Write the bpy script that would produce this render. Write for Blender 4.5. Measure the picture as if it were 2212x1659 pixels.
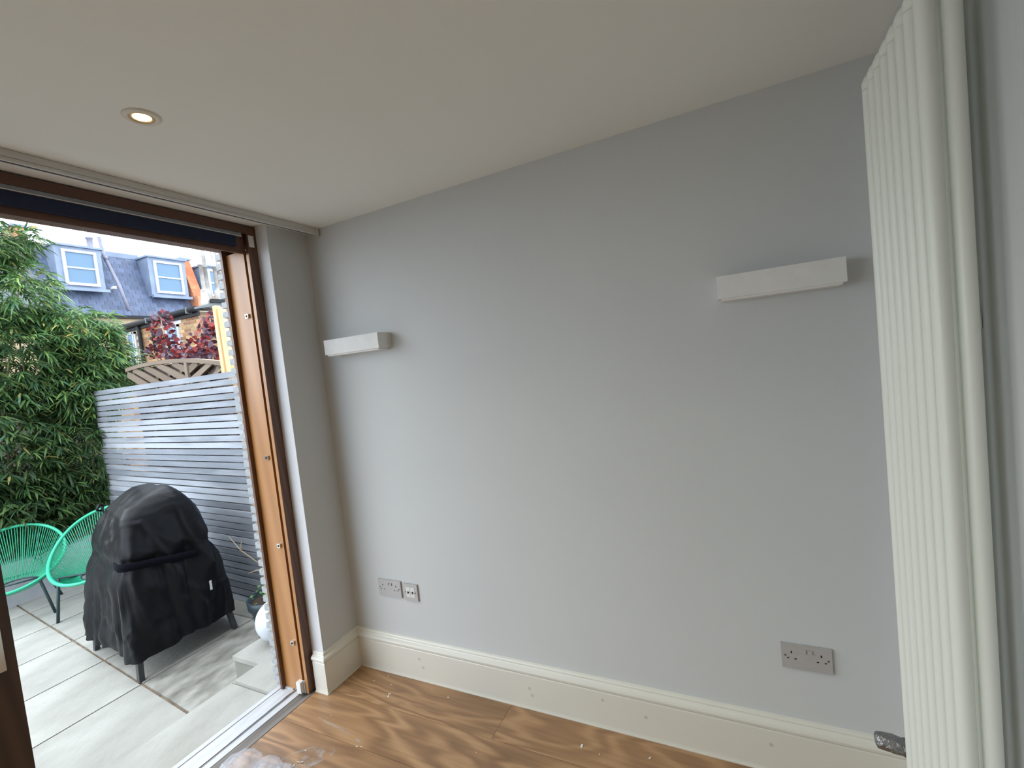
import bpy, bmesh, math, random
import numpy as np
from mathutils import Vector, Matrix
R = math.radians
random.seed(7)
rng = np.random.default_rng(11)
SC = bpy.context.scene
for o in list(bpy.data.objects):
    bpy.data.objects.remove(o)

# ------------------------------------------------------------------ camera
YAW, PIT, ROL, FPX = R(26.2151), R(-3.0175), R(-6.2432), 992.63
cy_, sy_, cp_, sp_ = math.cos(YAW), math.sin(YAW), math.cos(PIT), math.sin(PIT)
fwd = Vector((-sy_*cp_, cy_*cp_, sp_)); rgt = Vector((cy_, sy_, 0)); upv = rgt.cross(fwd)
cr_, sr_ = math.cos(ROL), math.sin(ROL)
r2 = rgt*cr_ + upv*sr_; u2 = upv*cr_ - rgt*sr_
cam_d = bpy.data.cameras.new('camera'); cam = bpy.data.objects.new('camera', cam_d)
SC.collection.objects.link(cam)
cam.matrix_world = Matrix(((r2.x, u2.x, -fwd.x, 1.942), (r2.y, u2.y, -fwd.y, -1.7374), (r2.z, u2.z, -fwd.z, 1.5374), (0, 0, 0, 1)))
cam_d.sensor_fit = 'HORIZONTAL'; cam_d.sensor_width = 36; cam_d.lens = 36*FPX/2212
cam_d.clip_start = .02; cam_d.clip_end = 200
SC.camera = cam

# ------------------------------------------------------------------ sky and exposure
W = bpy.data.worlds.new('overcast_sky'); SC.world = W; W.use_nodes = True
nt = W.node_tree; nt.nodes.clear()
tc = nt.nodes.new('ShaderNodeTexCoord'); nz = nt.nodes.new('ShaderNodeTexNoise'); rp = nt.nodes.new('ShaderNodeValToRGB')
bg = nt.nodes.new('ShaderNodeBackground'); ou = nt.nodes.new('ShaderNodeOutputWorld')
nz.inputs['Scale'].default_value = 2.2; nz.inputs['Detail'].default_value = 5
rp.color_ramp.elements[0].position = .38; rp.color_ramp.elements[0].color = (.64, .82, 1, 1)
rp.color_ramp.elements[1].position = .55; rp.color_ramp.elements[1].color = (.90, .95, 1, 1)
nt.links.new(tc.outputs['Generated'], nz.inputs['Vector']); nt.links.new(nz.outputs['Fac'], rp.inputs['Fac'])
nt.links.new(rp.outputs['Color'], bg.inputs['Color']); nt.links.new(bg.outputs['Background'], ou.inputs['Surface'])
bg.inputs['Strength'].default_value = 5.1
SC.view_settings.view_transform = 'Standard'; SC.view_settings.look = 'None'
SC.view_settings.gamma = 1; SC.view_settings.use_curve_mapping = False; SC.view_settings.exposure = 0.0
SC.cycles.use_denoising = True
SC.cycles.max_bounces = 12; SC.cycles.diffuse_bounces = 8; SC.cycles.glossy_bounces = 4
SC.cycles.transparent_max_bounces = 12; SC.cycles.caustics_reflective = False; SC.cycles.caustics_refractive = False
pl = bpy.data.lights.new('door_portal', 'AREA'); pl.shape = 'RECTANGLE'; pl.size = 2.2; pl.size_y = 4.2
pl.cycles.is_portal = True
po = bpy.data.objects.new('door_portal', pl); SC.collection.objects.link(po)
po.location = (-.31, -2.35, 1.07); po.rotation_euler = (0, R(-90), 0)

# ------------------------------------------------------------------ helpers
def link(o, parent=None):
    SC.collection.objects.link(o)
    if parent is not None: o.parent = parent
    return o
def mesh_obj(name, verts, faces, m, parent=None, smooth=False):
    me = bpy.data.meshes.new(name); me.from_pydata([tuple(v) for v in verts], [], faces); me.update()
    if m: me.materials.append(m)
    if smooth:
        me.polygons.foreach_set('use_smooth', [True]*len(me.polygons))
    return link(bpy.data.objects.new(name, me), parent)
def bm_obj(name, bm, m, parent=None, smooth=False, bev=0):
    if bev > 0:
        bmesh.ops.bevel(bm, geom=[e for e in bm.edges if len(e.link_faces) == 2 and e.calc_face_angle(0) > .6], offset=bev, segments=2, affect='EDGES')
    me = bpy.data.meshes.new(name); bm.to_mesh(me); bm.free(); me.materials.append(m)
    if smooth: me.polygons.foreach_set('use_smooth', [True]*len(me.polygons))
    return link(bpy.data.objects.new(name, me), parent)
BF = [(0, 3, 2, 1), (4, 5, 6, 7), (0, 1, 5, 4), (1, 2, 6, 5), (2, 3, 7, 6), (3, 0, 4, 7)]
def bxv(x0, x1, y0, y1, z0, z1):
    return [(x0, y0, z0), (x1, y0, z0), (x1, y1, z0), (x0, y1, z0), (x0, y0, z1), (x1, y0, z1), (x1, y1, z1), (x0, y1, z1)]
def box_bm(bm, x0, x1, y0, y1, z0, z1, M=None):
    vs = [bm.verts.new((M @ Vector(v)) if M else v) for v in bxv(x0, x1, y0, y1, z0, z1)]
    for f in BF: bm.faces.new([vs[i] for i in f])
def box(name, x0, x1, y0, y1, z0, z1, m, parent=None, bev=0, M=None):
    bm = bmesh.new(); box_bm(bm, x0, x1, y0, y1, z0, z1, M)
    return bm_obj(name, bm, m, parent, bev=bev)
def boxes(name, lst, m, parent=None, bev=0):
    bm = bmesh.new()
    for b in lst: box_bm(bm, *b)
    return bm_obj(name, bm, m, parent, bev=bev)
def tube_bm(bm, pts, rad, n=10, closed=False, cap=True):
    pts = [Vector(p) for p in pts]; N = len(pts); rings = []
    ref = None
    for i, p in enumerate(pts):
        if closed: t = pts[(i+1) % N] - pts[i-1]
        else: t = pts[min(i+1, N-1)] - pts[max(i-1, 0)]
        t.normalize()
        if ref is None:
            ref = Vector((0, 0, 1)) if abs(t.z) < .9 else Vector((1, 0, 0))
        a = (ref - t*ref.dot(t)).normalized(); ref = a; b = t.cross(a)
        rr = rad[i] if isinstance(rad, (list, tuple)) else rad
        rings.append([bm.verts.new(p + (a*math.cos(2*math.pi*k/n) + b*math.sin(2*math.pi*k/n))*rr) for k in range(n)])
    for i in range(N if closed else N-1):
        A, B = rings[i], rings[(i+1) % N]
        for k in range(n): bm.faces.new((A[k], A[(k+1) % n], B[(k+1) % n], B[k]))
    if cap and not closed:
        bm.faces.new(rings[0][::-1]); bm.faces.new(rings[-1])
def tube(name, pts, rad, m, parent=None, n=10, closed=False):
    bm = bmesh.new(); tube_bm(bm, pts, rad, n, closed); return bm_obj(name, bm, m, parent, smooth=True)
def lathe(name, prof, m, parent=None, n=32, loc=(0, 0, 0)):
    vs, fs = [], []
    for (r, z) in prof:
        for k in range(n):
            a = 2*math.pi*k/n; vs.append((loc[0]+r*math.cos(a), loc[1]+r*math.sin(a), loc[2]+z))
    for i in range(len(prof)-1):
        for k in range(n):
            fs.append((i*n+k, i*n+(k+1) % n, (i+1)*n+(k+1) % n, (i+1)*n+k))
    return mesh_obj(name, vs, fs, m, parent, smooth=True)
def tag(o, label=None, cat=None, group=None, kind=None):
    if label: o['label'] = label
    if cat: o['category'] = cat
    if group: o['group'] = group
    if kind: o['kind'] = kind
    return o
def empty(name, loc, label, cat, rz=0, group=None):
    o = bpy.data.objects.new(name, None); o.empty_display_size = .05; SC.collection.objects.link(o)
    o.location = loc; o.rotation_euler = (0, 0, rz)
    return tag(o, label, cat, group)

# ------------------------------------------------------------------ materials
def mat(name, col, rough=.6, var=0.0, scale=8, bump=0.0, bscale=60, metal=0, stretch=(1, 1, 1), col2=None, spec=.5, coat=0, trans=0, attr=None, detail=4):
    m = bpy.data.materials.new(name); m.use_nodes = True; n = m.node_tree; b = n.nodes['Principled BSDF']
    b.inputs['Roughness'].default_value = rough; b.inputs['Metallic'].default_value = metal
    b.inputs['Specular IOR Level'].default_value = spec; b.inputs['Coat Weight'].default_value = coat
    b.inputs['Transmission Weight'].default_value = trans
    b.inputs['Base Color'].default_value = (*col, 1)
    t = n.nodes.new('ShaderNodeTexCoord'); mp = n.nodes.new('ShaderNodeMapping'); mp.inputs['Scale'].default_value = stretch
    n.links.new(t.outputs['Object'], mp.inputs['Vector'])
    last = None
    if var > 0 or col2:
        z = n.nodes.new('ShaderNodeTexNoise'); z.inputs['Scale'].default_value = scale; z.inputs['Detail'].default_value = detail
        n.links.new(mp.outputs['Vector'], z.inputs['Vector'])
        r_ = n.nodes.new('ShaderNodeValToRGB'); r_.color_ramp.elements[0].position = .32; r_.color_ramp.elements[1].position = .68
        c2 = col2 if col2 else tuple(min(1, c*(1+var)) for c in col)
        c1 = col if col2 else tuple(c*(1-var) for c in col)
        r_.color_ramp.elements[0].color = (*c1, 1); r_.color_ramp.elements[1].color = (*c2, 1)
        n.links.new(z.outputs['Fac'], r_.inputs['Fac']); last = r_.outputs['Color']
    if attr:
        a = n.nodes.new('ShaderNodeAttribute'); a.attribute_name = attr
        if last is None: last = a.outputs['Color']
        else:
            mx = n.nodes.new('ShaderNodeMix'); mx.data_type = 'RGBA'; mx.blend_type = 'MULTIPLY'; mx.inputs[0].default_value = 1
            n.links.new(last, mx.inputs[6]); n.links.new(a.outputs['Color'], mx.inputs[7]); last = mx.outputs[2]
    if last is not None: n.links.new(last, b.inputs['Base Color'])
    if bump > 0:
        z2 = n.nodes.new('ShaderNodeTexNoise'); z2.inputs['Scale'].default_value = bscale; z2.inputs['Detail'].default_value = 3
        n.links.new(mp.outputs['Vector'], z2.inputs['Vector'])
        bp = n.nodes.new('ShaderNodeBump'); bp.inputs['Strength'].default_value = bump; bp.inputs['Distance'].default_value = .01
        n.links.new(z2.outputs['Fac'], bp.inputs['Height']); n.links.new(bp.outputs['Normal'], b.inputs['Normal'])
    return m
def objrand(m, amt=.25, sat=0.0):
    """per-object brightness variation"""
    n = m.node_tree; b = n.nodes['Principled BSDF']; oi = n.nodes.new('ShaderNodeObjectInfo')
    mr = n.nodes.new('ShaderNodeMapRange'); mr.inputs[3].default_value = 1-amt; mr.inputs[4].default_value = 1+amt
    n.links.new(oi.outputs['Random'], mr.inputs[0])
    hs = n.nodes.new('ShaderNodeHueSaturation'); n.links.new(mr.outputs[0], hs.inputs['Value'])
    if b.inputs['Base Color'].links: n.links.new(b.inputs['Base Color'].links[0].from_socket, hs.inputs['Color'])
    else: hs.inputs['Color'].default_value = b.inputs['Base Color'].default_value
    n.links.new(hs.outputs['Color'], b.inputs['Base Color']); return m
def wood(name, c1, c2, rough=.5, grain='X', sc=6, dist=6, coat=0, rnd=True, bump=.1):
    m = bpy.data.materials.new(name); m.use_nodes = True; n = m.node_tree; b = n.nodes['Principled BSDF']
    b.inputs['Roughness'].default_value = rough; b.inputs['Coat Weight'].default_value = coat; b.inputs['Coat Roughness'].default_value = .25
    t = n.nodes.new('ShaderNodeTexCoord'); mp = n.nodes.new('ShaderNodeMapping')
    s = {'X': (.12, 1, 1), 'Y': (1, .12, 1), 'Z': (1, 1, .1)}[grain]; mp.inputs['Scale'].default_value = s
    oi = n.nodes.new('ShaderNodeObjectInfo'); ad = n.nodes.new('ShaderNodeVectorMath'); ad.operation = 'MULTIPLY_ADD'
    n.links.new(oi.outputs['Random'], ad.inputs[0]); ad.inputs[1].default_value = (13, 7, 5) if rnd else (0, 0, 0)
    n.links.new(t.outputs['Object'], ad.inputs[2]); n.links.new(ad.outputs[0], mp.inputs['Vector'])
    wv = n.nodes.new('ShaderNodeTexWave'); wv.wave_type = 'RINGS' if name.startswith('oak') else 'BANDS'
    wv.bands_direction = {'X': 'Y', 'Y': 'X', 'Z': 'DIAGONAL'}[grain]
    wv.inputs['Scale'].default_value = sc; wv.inputs['Distortion'].default_value = dist; wv.inputs['Detail'].default_value = 3; wv.inputs['Detail Scale'].default_value = 1.5
    n.links.new(mp.outputs['Vector'], wv.inputs['Vector'])
    nz_ = n.nodes.new('ShaderNodeTexNoise'); nz_.inputs['Scale'].default_value = 9; nz_.inputs['Detail'].default_value = 6
    n.links.new(mp.outputs['Vector'], nz_.inputs['Vector'])
    mm = n.nodes.new('ShaderNodeMath'); mm.operation = 'MULTIPLY_ADD'; mm.inputs[1].default_value = .5
    m2 = n.nodes.new('ShaderNodeMath'); m2.operation = 'MULTIPLY'; m2.inputs[1].default_value = .55
    n.links.new(wv.outputs['Fac'], m2.inputs[0]); n.links.new(nz_.outputs['Fac'], mm.inputs[0]); n.links.new(m2.outputs[0], mm.inputs[2])
    r_ = n.nodes.new('ShaderNodeValToRGB'); r_.color_ramp.elements[0].position = .2; r_.color_ramp.elements[1].position = .8
    r_.color_ramp.elements[0].color = (*c1, 1); r_.color_ramp.elements[1].color = (*c2, 1)
    n.links.new(mm.outputs[0], r_.inputs['Fac']); n.links.new(r_.outputs['Color'], b.inputs['Base Color'])
    if bump:
        bp = n.nodes.new('ShaderNodeBump'); bp.inputs['Strength'].default_value = bump; bp.inputs['Distance'].default_value = .004
        n.links.new(mm.outputs[0], bp.inputs['Height']); n.links.new(bp.outputs['Normal'], b.inputs['Normal'])
    return m
def oak(name):
    m = bpy.data.materials.new(name); m.use_nodes = True; n = m.node_tree; b = n.nodes['Principled BSDF']; L = n.links.new
    b.inputs['Roughness'].default_value = .42; b.inputs['Coat Weight'].default_value = .12; b.inputs['Coat Roughness'].default_value = .3
    t = n.nodes.new('ShaderNodeTexCoord'); oi = n.nodes.new('ShaderNodeObjectInfo')
    ad = n.nodes.new('ShaderNodeVectorMath'); ad.operation = 'MULTIPLY_ADD'; ad.inputs[1].default_value = (17, 9, 5)
    L(oi.outputs['Random'], ad.inputs[0]); L(t.outputs['Object'], ad.inputs[2])
    def nz(sc, st, de, di=0):
        mp = n.nodes.new('ShaderNodeMapping'); mp.inputs['Scale'].default_value = st; L(ad.outputs[0], mp.inputs['Vector'])
        z = n.nodes.new('ShaderNodeTexNoise'); z.inputs['Scale'].default_value = sc; z.inputs['Detail'].default_value = de; z.inputs['Distortion'].default_value = di
        L(mp.outputs['Vector'], z.inputs['Vector']); return z.outputs['Fac']
    def ma(op, a, b_=None, c=None):
        q = n.nodes.new('ShaderNodeMath'); q.operation = op
        for k, v in enumerate((a, b_, c)):
            if v is None: continue
            if isinstance(v, (int, float)): q.inputs[k].default_value = v
            else: L(v, q.inputs[k])
        return q.outputs[0]
    fig = ma('SINE', ma('MULTIPLY', nz(3.2, (.30, 1.5, 1), 2.5, .5), 58))        # cathedral figure contours
    msk = nz(2.2, (.5, 1.5, 1), 2)
    fine = nz(45, (.08, 1.6, 1), 4); big = nz(1.6, (.5, 1, 1), 3)
    v = ma('MULTIPLY_ADD', ma('MULTIPLY', fig, msk), .36, .42)
    v = ma('ADD', v, ma('MULTIPLY_ADD', fine, .45, -.225)); v = ma('ADD', v, ma('MULTIPLY_ADD', big, .8, -.35))
    r_ = n.nodes.new('ShaderNodeValToRGB'); e = r_.color_ramp.elements
    e[0].position = .12; e[0].color = (.18, .095, .046, 1); e[1].position = .9; e[1].color = (.52, .32, .165, 1)
    k = e.new(.5); k.color = (.34, .19, .092, 1)
    L(v, r_.inputs['Fac']); L(r_.outputs['Color'], b.inputs['Base Color'])
    bp = n.nodes.new('ShaderNodeBump'); bp.inputs['Strength'].default_value = .06; bp.inputs['Distance'].default_value = .003
    L(v, bp.inputs['Height']); L(bp.outputs['Normal'], b.inputs['Normal']); return m
def emit(name, col, s):
    m = bpy.data.materials.new(name); m.use_nodes = True; n = m.node_tree; n.nodes.clear()
    e = n.nodes.new('ShaderNodeEmission'); o = n.nodes.new('ShaderNodeOutputMaterial')
    e.inputs[0].default_value = (*col, 1); e.inputs[1].default_value = s; n.links.new(e.outputs[0], o.inputs[0]); return m
M_wall = mat('wall_paint_grey', (.60, .612, .612), .75, var=.02, scale=1.5, bump=.04, bscale=180, spec=.25)
M_ceil = mat('ceiling_paint_white', (.84, .85, .82), .85, var=.015, scale=1.2, bump=.03, bscale=150, spec=.2)
M_trim = mat('trim_satin_white', (.72, .70, .63), .35, var=.015, scale=3, spec=.5)
M_plaster = mat('reveal_white_plaster', (.72, .72, .74), .7, var=.05, scale=6, bump=.08, bscale=40)
M_fix = mat('white_plaster_fitting', (.78, .77, .75), .7, var=.03, scale=20, bump=.05, bscale=120)
M_rad = mat('radiator_cream_enamel', (.78, .80, .74), .35, spec=.5)
M_steel = mat('brushed_steel_plate', (.50, .485, .48), .5, metal=.25, var=.04, scale=30, stretch=(1, 1, 12))
M_dark = mat('dark_slot', (.012, .012, .014), .6)
M_chrome = mat('chrome', (.75, .75, .75), .15, metal=1)
M_alu = mat('white_aluminium_sill', (.50, .515, .54), .4, var=.10, scale=14, stretch=(3, .5, 1), bump=.03)
M_alug = mat('grey_aluminium', (.26, .27, .29), .4, metal=.4, var=.1, scale=20)
M_thr = mat('weathered_threshold_strip', (.17, .155, .14), .5, var=.25, scale=12, stretch=(4, .3, 1), bump=.1)
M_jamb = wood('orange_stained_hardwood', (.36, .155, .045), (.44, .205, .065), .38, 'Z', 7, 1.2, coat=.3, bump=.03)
M_jambd = wood('shaded_jamb_hardwood', (.085, .035, .018), (.135, .06, .03), .45, 'Z', 20, 1.2, coat=.15, bump=.03)  # shaded copy of the jamb wood, backlit darkness put into its colour
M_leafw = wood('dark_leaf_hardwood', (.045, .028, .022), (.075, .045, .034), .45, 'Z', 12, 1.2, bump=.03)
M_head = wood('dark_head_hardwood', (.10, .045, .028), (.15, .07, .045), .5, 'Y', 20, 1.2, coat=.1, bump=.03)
M_oak = oak('oak_floor_oiled')
M_blind = mat('navy_blind_fabric', (.012, .02, .055), .8, var=.1, scale=40, bump=.1, bscale=300)
M_track = mat('track_white', (.62, .61, .58), .45)
M_plast = mat('white_plastic', (.70, .70, .68), .4)
M_slab = mat('pale_sandstone_slab', (.285, .275, .245), .75, col2=(.41, .405, .365), scale=3.5, stretch=(1.2, .7, 1), bump=.25, bscale=35, detail=8)
objrand(M_slab, .07)
M_slabw = mat('weathered_sandstone_slab', (.15, .14, .115), .6, col2=(.40, .39, .35), scale=9, stretch=(1.0, .6, 1), bump=.5, bscale=22, detail=12)
M_grout = mat('sandy_mortar', (.20, .145, .10), .9, var=.4, scale=30, bump=.3)
M_conc = mat('grey_concrete_kerb', (.25, .245, .215), .8, var=.12, scale=5, bump=.15)
M_slat = wood('weathered_grey_larch', (.18, .195, .225), (.36, .38, .42), .75, 'X', 9, 3, bump=.15)
objrand(M_slat, .12)
M_batt = mat('pale_batten_end_grain', (.36, .375, .385), .7, var=.15, scale=60, bump=.2)
M_cb = mat('tan_counter_batten', (.42, .29, .19), .8, var=.15, scale=20)
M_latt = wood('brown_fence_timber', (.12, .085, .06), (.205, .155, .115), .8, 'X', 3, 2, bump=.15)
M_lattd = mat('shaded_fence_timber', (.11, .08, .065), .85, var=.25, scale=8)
M_post = wood('fresh_yellow_pine', (.55, .34, .15), (.72, .50, .26), .6, 'Z', 8, 2)
M_white = mat('white_render', (.42, .43, .46), .8, col2=(.52, .53, .56), scale=3, bump=.2, bscale=25, detail=8)
M_cover = mat('black_polyester_cover', (.0045, .005, .0065), .42, var=.3, scale=7, bump=.06, bscale=400, spec=.19)
M_coverb = mat('black_webbing', (.004, .005, .008), .85, spec=.08, bump=.2, bscale=300)
M_leg = mat('grey_painted_steel', (.05, .052, .055), .45, var=.2, scale=20)
M_green = mat('green_vinyl_cord', (.012, .30, .16), .4, spec=.5)
M_greenr = mat('green_vinyl_rim', (.03, .42, .24), .35, spec=.5)
M_legg = mat('dark_green_steel', (.02, .045, .05), .45)
M_slate = mat('blue_grey_slate', (.065, .085, .145), .55, var=.12, scale=3, bump=.1)
objrand(M_slate, .24)
M_lead = mat('lead_sheet', (.15, .19, .27), .5, var=.15, scale=2, bump=.05)
M_upvc = mat('white_window_frame', (.46, .50, .56), .4)
M_pane = mat('painted_sky_pane', (.115, .18, .26), .3, spec=.15)  # pale sky reflection put into the base colour
M_brickY = mat('stock_brick_yellow', (.33, .22, .12), .85, attr='tint', var=.12, scale=6)
M_mort = mat('pale_mortar', (.36, .31, .22), .9, var=.08)
M_orange = mat('orange_brick', (.50, .14, .06), .8, var=.15, scale=4, attr='tint')
M_orangef = mat('far_orange_brick', (.42, .17, .09), .85, var=.2, scale=9)
M_gut = mat('black_gutter', (.015, .016, .018), .6, spec=.2)
M_pipeg = mat('grey_soil_pipe', (.16, .16, .21), .5, var=.1)
M_roofg = mat('grey_roof_felt', (.10, .115, .12), .7, var=.15, scale=3)
M_pot = mat('dark_green_glazed_pot', (.02, .035, .045), .4, var=.2, scale=10)
M_soil = mat('soil', (.05, .03, .02), .95, bump=.5, bscale=50)
M_globe = mat('white_frosted_globe', (.62, .65, .70), .35)
M_twig = mat('dry_twig', (.38, .28, .19), .8)
M_pottile = mat('white_painted_flue', (.30, .28, .26), .7, var=.3, scale=6)
def leafmat(name, tr=.25):
    m = bpy.data.materials.new(name); m.use_nodes = True; n = m.node_tree; b = n.nodes['Principled BSDF']
    a = n.nodes.new('ShaderNodeAttribute'); a.attribute_name = 'tint'; n.links.new(a.outputs['Color'], b.inputs['Base Color'])
    b.inputs['Roughness'].default_value = .5; b.inputs['Specular IOR Level'].default_value = .35
    t = n.nodes.new('ShaderNodeBsdfTranslucent'); n.links.new(a.outputs['Color'], t.inputs['Color'])
    mx = n.nodes.new('ShaderNodeMixShader'); mx.inputs[0].default_value = tr
    n.links.new(b.outputs[0], mx.inputs[1]); n.links.new(t.outputs[0], mx.inputs[2])
    n.links.new(mx.outputs[0], n.nodes['Material Output'].inputs['Surface']); return m
M_leaf = leafmat('bamboo_leaf'); M_leafp = leafmat('purple_leaf', .2)
M_culm = mat('bamboo_culm', (.16, .17, .06), .5, var=.2)
def glassmat(name, t=.9):
    m = bpy.data.materials.new(name); m.use_nodes = True; n = m.node_tree; n.nodes.clear()
    o = n.nodes.new('ShaderNodeOutputMaterial'); tr = n.nodes.new('ShaderNodeBsdfTransparent'); g = n.nodes.new('ShaderNodeBsdfGlossy')
    g.inputs['Roughness'].default_value = .03; mx = n.nodes.new('ShaderNodeMixShader'); mx.inputs[0].default_value = 1-t
    tr.inputs[0].default_value = (.95, .97, .96, 1)
    n.links.new(tr.outputs[0], mx.inputs[1]); n.links.new(g.outputs[0], mx.inputs[2]); n.links.new(mx.outputs[0], o.inputs[0]); return m
M_glass = glassmat('clear_glass', .93)

H = 2.3035; WX = 2.365
# ================================================================== ROOM SHELL
st = lambda o: tag(o, kind='structure')
st(box('wall_rear', -.30, 5.2, 0, .3, -.2, H, M_wall))
wl = st(box('wall_left', -.30, 0, -.227, 0, -.2, H, M_wall))
rev = box('reveal_plaster', -.077, .0005, -.2285, -.2265, 0, H, M_plaster, wl)
bead = box('corner_shadow_gap', -.0775, -.0725, -.230, -.2275, 0, H-.02, M_plast, wl)
st(box('ceiling', -.30, 5.2, -5.0, .3, H, H+.28, M_ceil))
st(box('wall_right', WX, WX+.12, -1.25, 0, 0, H, M_wall))
M_kit = mat('low_bounce_grey', (.34, .34, .33), .7)  # unseen walls greyed to cut bounce light into the room
st(box('wall_kitchen', 5.0, 5.2, -4.9, 0, 0, H, M_kit))
st(box('wall_front', -.30, 5.2, -5.0, -4.7, -.2, H, M_kit))
fl = bpy.data.objects.new('floor', None); SC.collection.objects.link(fl); st(fl)
mesh_b = {}
widths = 0.185; yb = 0.0
rows = [0, -.222, -.44, -.655]
while rows[-1] > -4.7: rows.append(rows[-1]-.215)
rr = random.Random(3)
for i in range(len(rows)-1):
    y1, y0 = rows[i], max(rows[i+1], -4.7)
    x = -.06; first = True
    while x < 5.0:
        L = rr.uniform(1.1, 2.0) if not first else rr.uniform(.7, 1.9)
        if i == 1 and first: L = 1.9
        first = False
        x1 = min(x+L, 5.0)
        b = box('floorboard', 0, x1-x-.0012, 0, y1-y0-.0015, -.02, 0, M_oak, fl, bev=.0008)
        b.location = (x, y0, 0); x = x1
box('subfloor', -.06, 5.0, -4.7, 0, -.1, -.021, M_soil, fl)

# skirting, swept profile
SK = [(0, 0), (.022, 0), (.022, .150), (.0195, .153), (.0205, .156), (.026, .162), (.027, .170), (.024, .178), (.014, .184), (.0115, .188), (.012, .194), (.008, .200), (.002, .2025), (0, .2025)]
def skirting(name, path, parent=None):
    """path: points with outward offset normal vectors for mitre"""
    vs, fs = [], []; n = len(SK)
    for (px, py, ox, oy) in path:
        for t, z in SK: vs.append((px+ox*t, py+oy*t, z))
    for i in range(len(path)-1):
        for k in range(n):
            fs.append((i*n+k, (i+1)*n+k, (i+1)*n+(k+1) % n, i*n+(k+1) % n))
    fs.append(tuple(range(n))); fs.append(tuple(range((len(path)-1)*n, len(path)*n))[::-1])
    o = mesh_obj(name, vs, fs, M_trim, parent); return o
bl = st(skirting('baseboard_left', [(-.062, -.227, 0, -1), (0, -.227, 1, -1), (0, 0, 1, -1)]))
br = st(skirting('baseboard_rear', [(0, 0, 1, -1), (WX, 0, 0, -1)]))
box('sealant_line', .03, WX, -.0275, -.0225, 0, .004, M_trim, br)
boxes('sealant_line', [(-.06, .027, -.2555, -.2495, 0, .004), (.0225, .0265, -.25, -.03, 0, .003)], M_trim, bl)
for (x, z) in [(.42, .11), (.44, .07), (1.02, .095), (1.03, .065), (1.52, .09), (1.95, .10), (1.35, .12)]:
    box('filler_spot', x-.006, x+.006, -.0225, -.0219, z-.006, z+.006, mat('filler', (.58, .52, .45), .8), br)
st(skirting('baseboard_right', [(WX, 0, -1, 0), (WX, -1.25, -1, 0)]))

# ================================================================== DOOR FRAME (door_1)
d1 = bpy.data.objects.new('door_1', None); SC.collection.objects.link(d1); st(d1)
YJ = -.276; YE = -4.45
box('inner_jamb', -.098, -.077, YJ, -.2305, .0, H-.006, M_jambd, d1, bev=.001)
box('jamb_edge', -.0982, -.0785, YJ-.0012, YJ+.004, .0, 2.165, M_jamb, d1)  # lit return face, brightness put into a lighter wood strip
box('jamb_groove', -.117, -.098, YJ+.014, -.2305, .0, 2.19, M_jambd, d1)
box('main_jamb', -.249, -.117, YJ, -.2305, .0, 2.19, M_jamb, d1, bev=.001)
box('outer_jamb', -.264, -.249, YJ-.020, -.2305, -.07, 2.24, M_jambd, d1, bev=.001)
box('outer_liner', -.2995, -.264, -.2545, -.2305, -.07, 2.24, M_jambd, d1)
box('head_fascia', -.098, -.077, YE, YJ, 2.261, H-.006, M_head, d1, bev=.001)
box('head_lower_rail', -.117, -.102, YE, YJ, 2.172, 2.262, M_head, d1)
box('head_beam', -.298, -.117, YE, -.2305, 2.215, H, M_head, d1)
box('blind_rail', -.100, -.080, YE, -.300, 2.2435, 2.2605, M_alug, d1, bev=.002)
box('blind_rail_lip', -.0805, -.0775, YE, -.300, 2.2435, 2.2465, M_track, d1)
box('navy_blind', -.1005, -.084, YE, -.327, 2.197, 2.243, M_blind, d1, bev=.003)
box('sensor_plate', -.0765, -.072, -.2715, -.2465, 2.200, 2.254, M_plast, d1, bev=.003)
for z in (1.882, 1.192, .751, .253):
    k = box('lock_keep', -.156, -.134, YJ-.009, YJ-.0005, z-.010, z+.010, M_chrome, d1, bev=.002)
    tube('keep_screw', [(-.145, YJ-.0095, z), (-.145, YJ-.0105, z)], .0055, M_dark, k)
box('guide_block', -.138, -.108, YJ-.022, YJ+.001, .006, .062, M_plast, d1, bev=.003)
box('guide_block_side', -.112, -.099, YJ-.004, YJ+.012, .0, .060, M_alu, d1)
# sill
box('sill_plate', -.300, -.185, YE, YJ+.02, -.073, -.004, M_alu, d1, bev=.003)
box('sill_upstand', -.285, -.270, YE, YJ, -.004, -.001, M_alu, d1)
box('end_dam', -.270, -.19, YJ-.006, YJ, -.004, .0035, M_alu, d1)
box('track_slot', -.186, -.178, YE, YJ, -.05, -.010, M_dark, d1)
box('track_rail', -.1785, -.174, YE, YJ, -.05, .003, M_chrome, d1)
box('track_wall', -.174, -.166, YE, YJ, -.05, -.001, M_alug, d1)
box('sill_inner_plate', -.166, -.131, YE, YJ+.02, -.05, -.002, M_alu, d1, bev=.001)
mesh_obj('threshold_bevel', [(-.131, YE, -.05), (-.131, -.2305, -.05), (-.131, -.2305, -.004), (-.131, YE, -.004), (-.100, YE, -.012), (-.100, -.2305, -.012), (-.0625, YE, .001), (-.0625, -.2305, .001), (-.0625, YE, -.05), (-.0625, -.2305, -.05)],
         [(3, 4, 5, 2), (4, 6, 7, 5), (6, 8, 9, 7), (0, 1, 9, 8), (0, 3, 2, 1), (0, 8, 6, 4, 3), (1, 2, 5, 7, 9)], M_thr, d1)
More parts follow.
